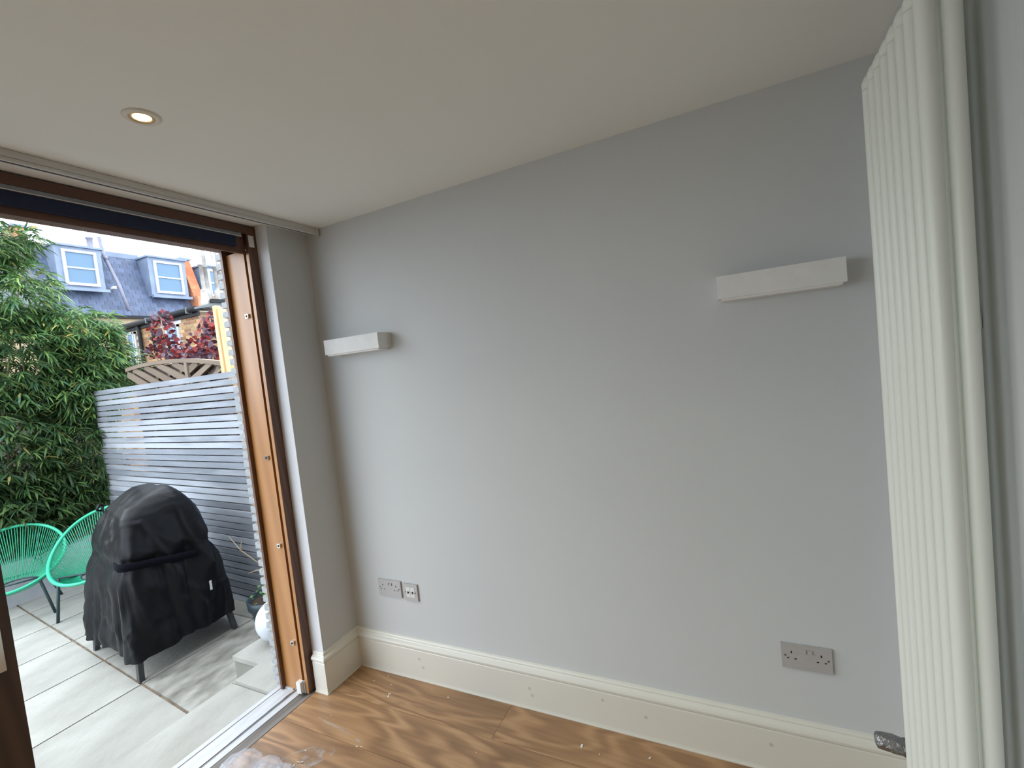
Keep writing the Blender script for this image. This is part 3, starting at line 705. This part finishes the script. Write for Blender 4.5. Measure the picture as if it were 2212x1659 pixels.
# (z, Bx,By, Cx,Cy, Dx,Dy, Ax,Ay, corner radius)
KS = [(-.060, -1.475, -.385, -1.470, .262, -2.32, .35, -2.345, -.300, .05), (.10, -1.480, -.380, -1.475, .235, -2.32, .33, -2.342, -.285, .06), (.30, -1.488, -.372, -1.480, .205, -2.32, .30, -2.335, -.255, .07),
      (.47, -1.50, -.360, -1.488, .180, -2.31, .28, -2.325, -.225, .07), (.56, -1.50, -.352, -1.488, .165, -2.31, .26, -2.320, -.205, .08), (.70, -1.515, -.335, -1.50, .130, -2.29, .22, -2.290, -.160, .08), (.80, -1.545, -.315, -1.515, .100, -2.26, .18, -2.26, -.105, .09),
      (.855, -1.58, -.27, -1.535, .070, -2.20, .14, -2.20, -.06, .09), (.895, -1.62, -.20, -1.56, .045, -2.12, .10, -2.13, -.04, .08), (.925, -1.68, -.12, -1.62, .02, -2.0, .06, -2.03, -.03, .05), (.932, -1.74, -.07, -1.70, .0, -1.92, .03, -1.94, -.02, .02)]
def lerp(a, b, t): return a+(b-a)*t
def sect(z):
    for i in range(len(KS)-1):
        if z <= KS[i+1][0]:
            t = (z-KS[i][0])/(KS[i+1][0]-KS[i][0]); return [lerp(KS[i][j], KS[i+1][j], t) for j in range(10)]
    return list(KS[-1])
NU, NV = 160, 74
zl = [-.06+(.932+.06)*(1-(1-k/(NV-1))**1.25) for k in range(NV)]
V, F = [], []
from mathutils import noise as mn
for iz, z in enumerate(zl):
    s = sect(z); cor = [Vector((s[1], s[2], 0)), Vector((s[3], s[4], 0)), Vector((s[5], s[6], 0)), Vector((s[7], s[8], 0))]; rad_ = s[9]
    # rounded polygon sampled by arclength
    pts_ = []
    for c in range(4):
        p0, p1, p2 = cor[c-1], cor[c], cor[(c+1) % 4]
        a = p1+(p0-p1).normalized()*rad_; b = p1+(p2-p1).normalized()*rad_
        for k in range(9):
            t = k/8; pts_.append(a*(1-t)**2+p1*2*t*(1-t)+b*t*t)
        nb = cor[(c+1) % 4]; nxt = nb+(p1-nb).normalized()*rad_
        for k in range(1, 32): pts_.append(b.lerp(nxt, k/32))
    pts_ = pts_[:NU]
    cen = sum(cor, Vector())/4
    zr = (z+.06)/.99
    for k, p in enumerate(pts_):
        u = k/NU; out = (p-cen).normalized(); q = Vector((p.x*3.0, p.y*3.0, z*1.2))
        # hanging vertical folds (stronger low down), bunching at strap, fine crumple
        fold = (abs(mn.noise(Vector((p.x*9, p.y*9, z*.9))))-.2)*.075*max(0, min(1, (.80-z)*2.2))
        fold += (mn.noise(Vector((p.x*5+4, p.y*5, z*3)))*.020 + mn.noise(Vector((p.x*16, p.y*16, z*11+5)))*.005)
        fold += .5*mn.noise(Vector((p.x*6, p.y*6, z*2.2+8)))*.03
        rg = 1-abs(mn.noise(Vector((p.x*6+2+z*.8, p.y*6+z*1.2, z*1.3))))*2; fold += max(0, rg-.70)*.040*(1 if z < .8 else .5)
        rg = 1-abs(mn.noise(Vector((p.x*8-z*5, p.y*8+z*4, z*2+9))))*2; fold += max(0, rg-.78)*.028
        pinch = math.exp(-((z-.50)/.045)**2)*-.016
        bulge = math.exp(-((z-.60)/.07)**2)*.014+math.exp(-((z-.38)/.09)**2)*.012
        if z > .78: fold *= .45
        dd = fold+pinch+bulge
        zz_ = z+ (mn.noise(Vector((p.x*7, p.y*7, 3)))*.022 if iz == 0 else 0)+(.045*max(0, 1-abs((p.y+.02)/.25))*(1 if iz == 0 and p.x < -1.6 else 0))
        if z > .85: zz_ += mn.noise(Vector((p.x*8, p.y*8, 1)))*.012
        V.append(Vector((p.x, p.y, zz_))+out*dd)
n0 = len(V)//NV
for i in range(NV-1):
    for k in range(n0): F.append((i*n0+k, i*n0+(k+1) % n0, (i+1)*n0+(k+1) % n0, (i+1)*n0+k))
F.append(tuple((NV-1)*n0+k for k in range(n0)))
cvr = child(mesh_obj('cover', V, F, M_cover, smooth=True), bq)
# strap around the waist
sp_pts = []
sA = sect(.50)
s = sA; cor = [Vector((s[1], s[2], 0)), Vector((s[3], s[4], 0)), Vector((s[5], s[6], 0)), Vector((s[7], s[8], 0))]
bm = bmesh.new(); ring = []
p1, p2 = cor[0], cor[1]
ring = [Vector((-1.60, p1.y-.004, 0)), Vector((-1.525, p1.y-.020, 0)), Vector((-1.480, p1.y-.008, 0))]
for k in range(1, 12):
    p = p1.lerp(p2, k/15); ring.append(Vector((p.x+.030+.006*math.sin(k*1.1), p.y, 0)))
q_ = p1.lerp(p2, .80); ring.append(Vector((-1.52, q_.y, 0)))
rv = []
for p in ring:
    tz = .535-.10*max(0, min(1, (p.y+.36)/.52))
    rv.append((bm.verts.new((p.x, p.y, tz-.024)), bm.verts.new((p.x, p.y, tz+.024))))
for i in range(len(rv)-1):
    a, b = rv[i], rv[i+1]; bm.faces.new((a[0], b[0], b[1], a[1]))
stp = bm_obj('strap', bm, M_coverb, smooth=True)
md = stp.modifiers.new('t', 'SOLIDIFY'); md.thickness = .006; md.offset = 1
child(stp, bq)
child(box('care_label', -1.462, -1.459, .085, .100, .17, .235, M_plast), bq)
# legs
for (x, y, tx, ty) in [(-1.522, -.352, -1.53, -.33), (-1.503, .235, -1.53, .17), (-2.305, -.262, -2.27, -.24), (-2.29, .32, -2.26, .26)]:
    d = Vector((tx-x, ty-y, .42)); ang = d.normalized()
    Mx = Matrix.Translation((x, y, GZ)) @ Vector((0, 0, 1)).rotation_difference(ang).to_matrix().to_4x4()
    bm = bmesh.new(); box_bm(bm, -.015, .015, -.015, .015, 0, .42, Mx); child(bm_obj('leg', bm, M_leg, bev=.003), bq)
child(box('bottom_shelf', -2.24, -1.60, -.22, .14, -.045, -.025, M_leg), bq)
child(tube('gas_hose', [(-1.75, -.05, -.04), (-1.78, .0, -.12), (-1.85, .05, -.14), (-1.92, .08, -.05)], .012, M_coverb), bq)
# tie toggle at the top left
child(tube('drawcord', [(-2.30, -.10, .80), (-2.27, -.14, .815), (-2.22, -.17, .79), (-2.26, -.13, .775)], .010, M_cover, closed=True), bq)

# ================================================================== ACAPULCO STYLE CHAIRS
def chair(label, loc, rz, seed, sc=1):
    g = random.Random(seed)
    t = empty('string_chair', loc, label, 'chair', rz=rz, group='green string garden chairs'); t.scale = (sc, sc, sc)
    # local: +x forward, y lateral
    def rim(a):
        s, c = math.sin(a), math.cos(a)        # s=1 back top, s=-1 front
        f = .06-.36*s-.03*math.cos(2*a); z = .60+.235*s-.045*(1-s*s)+.015*max(0, s); w = .375*(1+.10*s)*c
        return Vector((f, w, z))
    def inner(a):
        s, c = math.sin(a), math.cos(a)
        return Vector((.055-.115*s, .165*c, .300+.028*s+.015))
    N = 72
    tube('rim', [rim(2*math.pi*k/N) for k in range(N)], .0145, M_greenr, t, n=10, closed=True)
    tube('seat_ring', [inner(2*math.pi*k/32) for k in range(32)], .008, M_legg, t, n=8, closed=True)
    bm = bmesh.new(); NC = 120
    for k in range(NC):
        a = 2*math.pi*(k+.5)/NC+g.uniform(-.006, .006)
        P, Q = rim(a), inner(a+g.uniform(-.012, .012))
        mid = P.lerp(Q, .55)+Vector((0, 0, -.02))
        tube_bm(bm, [P, mid, Q], .0036, 5, cap=False)
    c_ = bm_obj('cords', bm, M_green, t, smooth=True); c_['kind'] = 'stuff'
    sub = [(.30, .20, .40), (.30, -.20, .40), (-.14, .17, .36), (-.14, -.17, .36)]; ft = [(.30, .25, 0), (.30, -.25, 0), (-.32, .22, 0), (-.32, -.22, 0)]
    ft = [(.27, .27, 0), (.27, -.27, 0), (-.30, .25, 0), (-.30, -.25, 0)]
    for s_, f_ in zip(sub, ft): tube('leg', [s_, f_], .0125, M_legg, t, n=8)
    tube('seat_rail', [sub[0], sub[1]], .009, M_legg, t, n=8); tube('seat_rail', [sub[0], (.0, .18, .30), sub[2]], .009, M_legg, t, n=8)
    tube('seat_rail', [sub[1], (.0, -.18, .30), sub[3]], .009, M_legg, t, n=8); tube('seat_rail', [sub[2], sub[3]], .009, M_legg, t, n=8)
    tube('back_stay', [sub[2], (-.29, .13, .80)], .009, M_legg, t, n=8); tube('back_stay', [sub[3], (-.29, -.13, .80)], .009, M_legg, t, n=8)
    return t
chair('green string garden chair at the left edge of the view, by the white wall', (-3.78, -.19, GZ), R(-26), 1, .86)
chair('green string garden chair partly hidden behind the covered barbecue', (-3.17, .19, GZ), R(-48), 2, .93)

# ================================================================== POT, GLOBE
pt = empty('plant_pot', (-1.075, .262, GZ), 'dark glazed plant pot with small green weeds and dry twigs, beside the fence', 'plant pot'); pt.scale = (1.03, 1.03, 1.08)
lathe('pot', [(.0, .0), (.095, 0), (.10, .01), (.130, .215), (.146, .222), (.150, .275), (.142, .280), (.136, .272), (.130, .245), (0, .245)], M_pot, pt, 40)
lathe('soil', [(0, .247), (.131, .246)], M_soil, pt, 24)
gg = np.random.default_rng(9); n = 90
P = np.stack([gg.normal(0, .05, n), gg.normal(0, .055, n), gg.uniform(.25, .33, n)], 1); D = gg.normal(size=(n, 3)); D[:, 2] = abs(D[:, 2])*.4; D /= np.linalg.norm(D, axis=1)[:, None]
Nn = np.tile([0, 0, 1.0], (n, 1))+gg.normal(size=(n, 3))*.3
o = leaf_mesh('weeds', P, D, Nn, gg.uniform(.015, .03, n), gg.uniform(.01, .016, n), np.tile([.13, .30, .07], (n, 1))*gg.uniform(.7, 1.3, (n, 1)), M_leaf, pt); o['kind'] = 'stuff'
for tw in [[(.02, .02, .25), (.03, .0, .42), (.10, -.02, .58), (.06, -.04, .78), (.10, -.03, 1.0)], [(.03, .0, .42), (-.05, -.04, .45), (-.12, -.06, .43)], [(.03, -.01, .45), (-.02, -.06, .52), (-.10, -.10, .60), (-.16, -.13, .70)], [(-.10, -.10, .60), (-.08, -.10, .66)],
           [(.04, 0, .5), (.0, -.02, .60), (-.04, -.02, .75)], [(.05, 0, .46), (.12, .0, .52), (.14, .02, .60)], [(.09, -.02, .55), (.12, -.03, .66)], [(.0, -.05, .40), (.04, -.06, .47)]]:
    tube('twig', tw, [.0045]+[.0032]*(len(tw)-2)+[.0012], M_twig, pt, n=6)
gl = empty('white_globe', (-.785, .088, -.058), 'large smooth white globe on the corner block outside the door', 'globe light')
bm = bmesh.new(); bmesh.ops.create_uvsphere(bm, u_segments=40, v_segments=24, radius=.127)
for v in bm.verts: v.co.z += .124; v.co.z = max(v.co.z, .001)
bm_obj('globe', bm, M_globe, gl, smooth=True)
lathe('base_collar', [(.045, 0), (.048, .002), (.045, .010), (.0, .012)], M_plast, gl, 20)

# ================================================================== BRICKWORK helper
def brick_mesh(name, parent, org, u, v, nrm, w, h, bl, bh, g, th, m, cols, skip=None):
    u, v, nrm, org = map(Vector, (u, v, nrm, org)); V, F, C = [], [], []
    rows_ = int(h/(bh+g))
    for r_ in range(rows_):
        x = -(bl+g)/2 if r_ % 2 else 0
        while x < w-.02:
            a, b = max(0, x), min(w, x+bl)
            if b-a > .03 and not (skip and skip((a+b)/2, (r_+.5)*(bh+g))):
                k = len(V); z0 = r_*(bh+g); t = th*random.uniform(.7, 1.1)
                for dz in (0, t):
                    for (pu, pv) in ((a, z0), (b, z0), (b, z0+bh), (a, z0+bh)): V.append(org+u*pu+v*pv+nrm*dz)
                F += [(k+4, k+5, k+6, k+7), (k, k+1, k+5, k+4), (k+1, k+2, k+6, k+5), (k+2, k+3, k+7, k+6), (k+3, k, k+4, k+7)]
                c = random.choice(cols); q = random.uniform(.85, 1.15); C += [(c[0]*q, c[1]*q, c[2]*q, 1)]*8
            x += bl+g
    me = bpy.data.meshes.new(name); me.from_pydata([tuple(p) for p in V], [], F); me.update()
    at = me.color_attributes.new('tint', 'FLOAT_COLOR', 'POINT'); at.data.foreach_set('color', np.array(C, dtype=np.float32).ravel()); me.materials.append(m)
    o = link(bpy.data.objects.new(name, me), parent); o['kind'] = 'stuff'; return o

# ================================================================== REAR EXTENSION (yellow brick)
ex = empty('brick_extension', (0, 0, 0), 'low yellow brick rear extension with black gutter behind the fences', 'house')
XL, XR, Yw, Yb, ZE = -12.2, -8.4, 4.4, 6.6, 3.33
CY = [(1, .95, .85), (1.1, 1.0, .8), (.8, .68, .6), (.55, .40, .38), (1.0, .85, .65), (.7, .5, .42)]
CD = [(.5, .42, .42), (.35, .33, .36), (.6, .5, .45), (.42, .4, .38)]
box('mortar_wall', XL, XR, Yw, Yb, -.3, ZE, M_mort, ex)
wskip = lambda a, z: (2.42 < a < 3.0 and (2.15+.3 < z < 3.22+.3)) or (.75 < a < 1.2 and 2.3 < z < 3.6)
brick_mesh('brickwork', ex, (XL, Yw, -.3), (1, 0, 0), (0, 0, 1), (0, -1, 0), XR-XL, ZE+.3, .215, .065, .012, .008, M_brickY, CY, wskip)
brick_mesh('end_brickwork', ex, (XR, Yw, -.3), (0, 1, 0), (0, 0, 1), (1, 0, 0), Yb-Yw, ZE+.3, .215, .065, .012, .008, M_brickY, CD)
def window(parent, x0, x1, z0, z1, y):
    f = boxes('window_frame', [(x0, x0+.05, y-.03, y+.02, z0, z1), (x1-.05, x1, y-.03, y+.02, z0, z1), (x0, x1, y-.03, y+.02, z0, z0+.05), (x0, x1, y-.03, y+.02, z1-.05, z1), ((x0+x1)/2+.06, (x0+x1)/2+.10, y-.03, y+.01, z0, z1)], M_upvc, parent)
    box('pane', x0+.05, x1-.05, y-.012, y-.008, z0+.05, z1-.05, M_pane, f); return f
window(ex, -9.74, -9.22, 2.20, 3.14, Yw-.005)
window(ex, -11.4, -11.02, 2.15, 3.2, Yw-.005)
box('stone_lintel', -9.92, -9.1, Yw-.02, Yw, 3.15, 3.30, M_white, ex)
gut = tube('gutter', [(XL, Yw-.10, ZE+.02), (XR+.02, Yw-.10, ZE+.03)], .062, M_gut, ex)
box('fascia', XL, XR+.02, Yw-.05, Yw-.009, ZE-.10, ZE+.05, M_gut, ex)
for x in (-11.3, -10.2, -9.3, -8.6): box('gutter_bracket', x-.015, x+.015, Yw-.17, Yw-.03, ZE-.045, ZE+.085, M_roofg, gut)
tube('downpipe', [(-10.75, Yw-.08, ZE), (-10.75, Yw-.06, ZE-.2), (-10.75, Yw-.06, -.3)], .04, M_gut, ex)
tube('cable', [(-10.25, Yw-.03, ZE), (-10.25, Yw-.03, 2.6)], .03, M_gut, ex)
mesh_obj('roof', [(XL, Yw-.12, ZE+.06), (XR+.06, Yw-.12, ZE+.06), (XR+.06, Yb, ZE+.72), (XL, Yb, ZE+.72), (XL, Yw-.12, ZE+.02), (XR+.06, Yw-.12, ZE+.02), (XR+.06, Yb, ZE+.5), (XL, Yb, ZE+.5)], [(0, 1, 2, 3), (4, 7, 6, 5), (0, 4, 5, 1), (1, 5, 6, 2), (3, 2, 6, 7), (0, 3, 7, 4)], M_roofg, ex)
box('end_gutter', XR, XR+.1, Yw+.25, Yw+1.1, ZE+.18, ZE+.26, M_gut, ex)
tube('white_waste_pipe', [(XR+.06, 5.13, 3.3), (XR+.06, 5.13, 1.6)], .04, M_pottile, ex)
tube('white_waste_pipe', [(XR+.06, 5.30, 3.3), (XR+.06, 5.30, 2.9), (XR+.06, 5.02, 2.55)], .035, M_pottile, ex)
# white flue pots: four things
for k, (y, x, h) in enumerate([(4.62, -8.5, 1.45), (4.78, -8.62, 1.5), (4.92, -8.5, 1.42), (5.06, -8.6, 1.5)]):
    t = lathe('chimney_pot', [(.085, -.14), (.095, .02), (.085, .04), (.078, .06), (.070, .22), (.058, .27), (.045, .28)], M_pottile, ex, 18, loc=(x, y, ZE+.22))
    lathe('flue_pipe', [(.038, .26), (.038, .80), (.052, .80), (.052, .83), (.04, .83), (.045, h-.1), (.06, h)], M_pottile, t, 14, loc=(x, y, ZE+.22))
# ================================================================== MANSARD HOUSE
hs = empty('mansard_house', (-16, 6.5, -.3), 'terraced house with blue slate mansard roof and two white dormer windows', 'house')
def hc(o): return child(o, hs)
hc(box('rear_wall', -22, -16.0, 2.0, 8.72, -.3, 4.30, mat('stock_brick_far', (.36, .27, .17), .9, var=.25, scale=14, stretch=(1, 1, 4))))
hc(box('eaves_gutter', -16.0, -15.88, 2.0, 8.72, 4.26, 4.345, M_gut))
ZB, ZT, XB, XT = 4.36, 6.55, -15.98, -16.68
hc(mesh_obj('roof_underlay', [(XB, 2.0, ZB), (XB, 8.72, ZB), (XT, 8.72, ZT), (XT, 2.0, ZT), (-22, 2, ZB), (-22, 8.72, ZB), (-22, 8.72, ZT+.1), (-22, 2, ZT+.1)], [(0, 1, 2, 3), (3, 2, 6, 7), (0, 3, 7, 4), (1, 5, 6, 2)], M_roofg))
sl = math.hypot(ZT-ZB, XT-XB); nd = Vector((XT-XB, 0, ZT-ZB)).normalized(); nv = Vector((nd.z, 0, -nd.x))
slm = None; D1 = (4.93, 6.12); D2 = (7.40, 8.60)
exp_ = .157; wd = .215; rows_ = int(sl/exp_)
for r_ in range(rows_):
    y = 4.55 + (wd/2 if r_ % 2 else 0)
    while y < 8.70:
        s0 = r_*exp_; zc = ZB+nd.z*(s0+.08)
        hid = False
        for (a, b) in (D1, D2):
            if a+.08 < y+wd/2 < b-.08 and zc > 5.15: hid = True
        if not hid:
            if slm is None:
                o = box('slate', 0, .011, .004, wd-.004, 0, .19, M_slate, None, bev=0); slm = o.data
            else: o = link(bpy.data.objects.new('slate', slm))
            wcut = min(1, (8.71-y)/wd); o.scale = (1, wcut, 1)
            o.location = Vector((XB, y, ZB))+nd*s0+nv*.016; o.rotation_euler = (0, math.atan2(nd.x, nd.z)+R(1.5), 0)
            hc(o)
        y += wd
hc(box('ridge_lead', XT-.05, XT+.08, 6.1, 7.45, ZT-.12, ZT+.05, M_lead))
def dormer(y0, y1, z0, z1, root, mirror=False):
    xf = -15.95
    b = child(boxes('dormer_box', [(-17.0, xf-.02, y0, y1, z0, z1)], M_lead), root)
    child(box('dormer_roof', -17.1, xf+.06, y0-.05, y1+.05, z1, z1+.06, M_lead, bev=.01), root)
    child(box('dormer_apron', xf-.02, xf+.10, y0-.02, y1+.06, z0-.06, z0+.03, M_lead), root)
    wy0, wy1, wz0, wz1 = y0+.16, y1-.14, z0+.11, z1-.10; mz = (wz0+wz1)/2; fx = xf-.02
    f = child(boxes('window_frame', [(fx, fx+.05, wy0, wy0+.075, wz0, wz1), (fx, fx+.05, wy1-.075, wy1, wz0, wz1), (fx, fx+.05, wy0+.075, wy1-.075, wz1-.07, wz1), (fx, fx+.07, wy0+.075, wy1-.075, wz0, wz0+.08), (fx, fx+.04, wy0+.075, wy1-.075, mz-.02, mz+.025)], M_upvc), root)
    for (a, c) in ((wz0+.08, mz-.02), (mz+.025, wz1-.07)):
        p = box('pane', fx+.004, fx+.012, wy0+.075, wy1-.075, a, c, M_pane); child(p, f)
dormer(4.96, 6.10, 5.13, 6.42, hs); dormer(7.40, 8.60, 5.08, 6.42, hs)
# parapet party wall in orange brick
pv = [Vector((-15.80, 0, 4.9)), Vector((-16.45, 0, 6.62)), Vector((-17.2, 0, 6.62)), Vector((-17.2, 0, 4.9))]
pw_ = empty('party_wall_parapet', (-16, 8.9, 4.3), 'sloping orange brick party wall with grey coping right of the mansard roof', 'wall')
vs = [(v.x, 8.73, v.z) for v in pv]+[(v.x, 9.06, v.z) for v in pv]
child(mesh_obj('wall_core', vs, [(0, 1, 2, 3), (7, 6, 5, 4), (0, 4, 5, 1), (1, 5, 6, 2), (2, 6, 7, 3), (3, 7, 4, 0)], mat('mortar_orange', (.42, .17, .09), .9)), pw_)
dv = (pv[1]-pv[0]).normalized(); nn2 = Vector((dv.z, 0, -dv.x))
pb = brick_mesh('brickwork', None, (pv[0].x, 8.73, pv[0].z), (0, 1, 0), dv, nn2, .33, (pv[1]-pv[0]).length, .215, .065, .010, .006, M_orange, [(1, 1, 1), (1.1, .9, .9), (.85, .8, .8)])
child(pb, pw_)
child(box('stepped_base', -16.3, -15.7, 8.735, 9.6, 4.75, 5.15, M_orangef), pw_)
child(box('coping', -17.3, -16.38, 8.69, 9.10, 6.62, 6.69, M_lead, bev=.01), pw_)
nh = empty('neighbour_mansard', (-16, 10, 4), 'next mansard roof with one dormer window behind the white flues', 'house')
child(box('roof_slope', -18, -16.35, 9.06, 12.5, 4.4, 6.1, M_slate), nh)
dormer(9.22, 10.5, 5.1, 6.35, nh)
child(box('rear_wall', -22, -16.0, 8.73, 12.5, -.3, 4.4, M_mort), nh)
# soil pipe on mansard
hp = hc(tube('soil_pipe', [(-15.80, 6.56, 4.5), (-15.92, 6.46, 5.3), (-16.3, 6.33, 6.35), (-16.3, 6.27, 6.95)], .052, M_pipeg))
child(tube('pipe_collar', [(-16.2, 6.345, 6.22), (-16.26, 6.335, 6.30)], .066, M_pipeg), hp)
child(box('pipe_bracket', -16.1, -15.9, 6.28, 6.36, 5.22, 5.30, M_plast), hp)
hc(lathe('small_chimney_pot', [(.13, -.1), (.12, .18), (.085, .2), (.08, .5), (.11, .52), (.11, .56), (0, .56)], M_pipeg, None, 16, loc=(-16.9, 6.26, 6.5)))
lc = hc(box('chimney_stack', -18.0, -17.2, 4.55, 4.80, 4.3, 7.15, M_orangef))
child(box('chimney_cap', -18.05, -17.15, 4.50, 4.85, 7.15, 7.22, M_lead), lc)
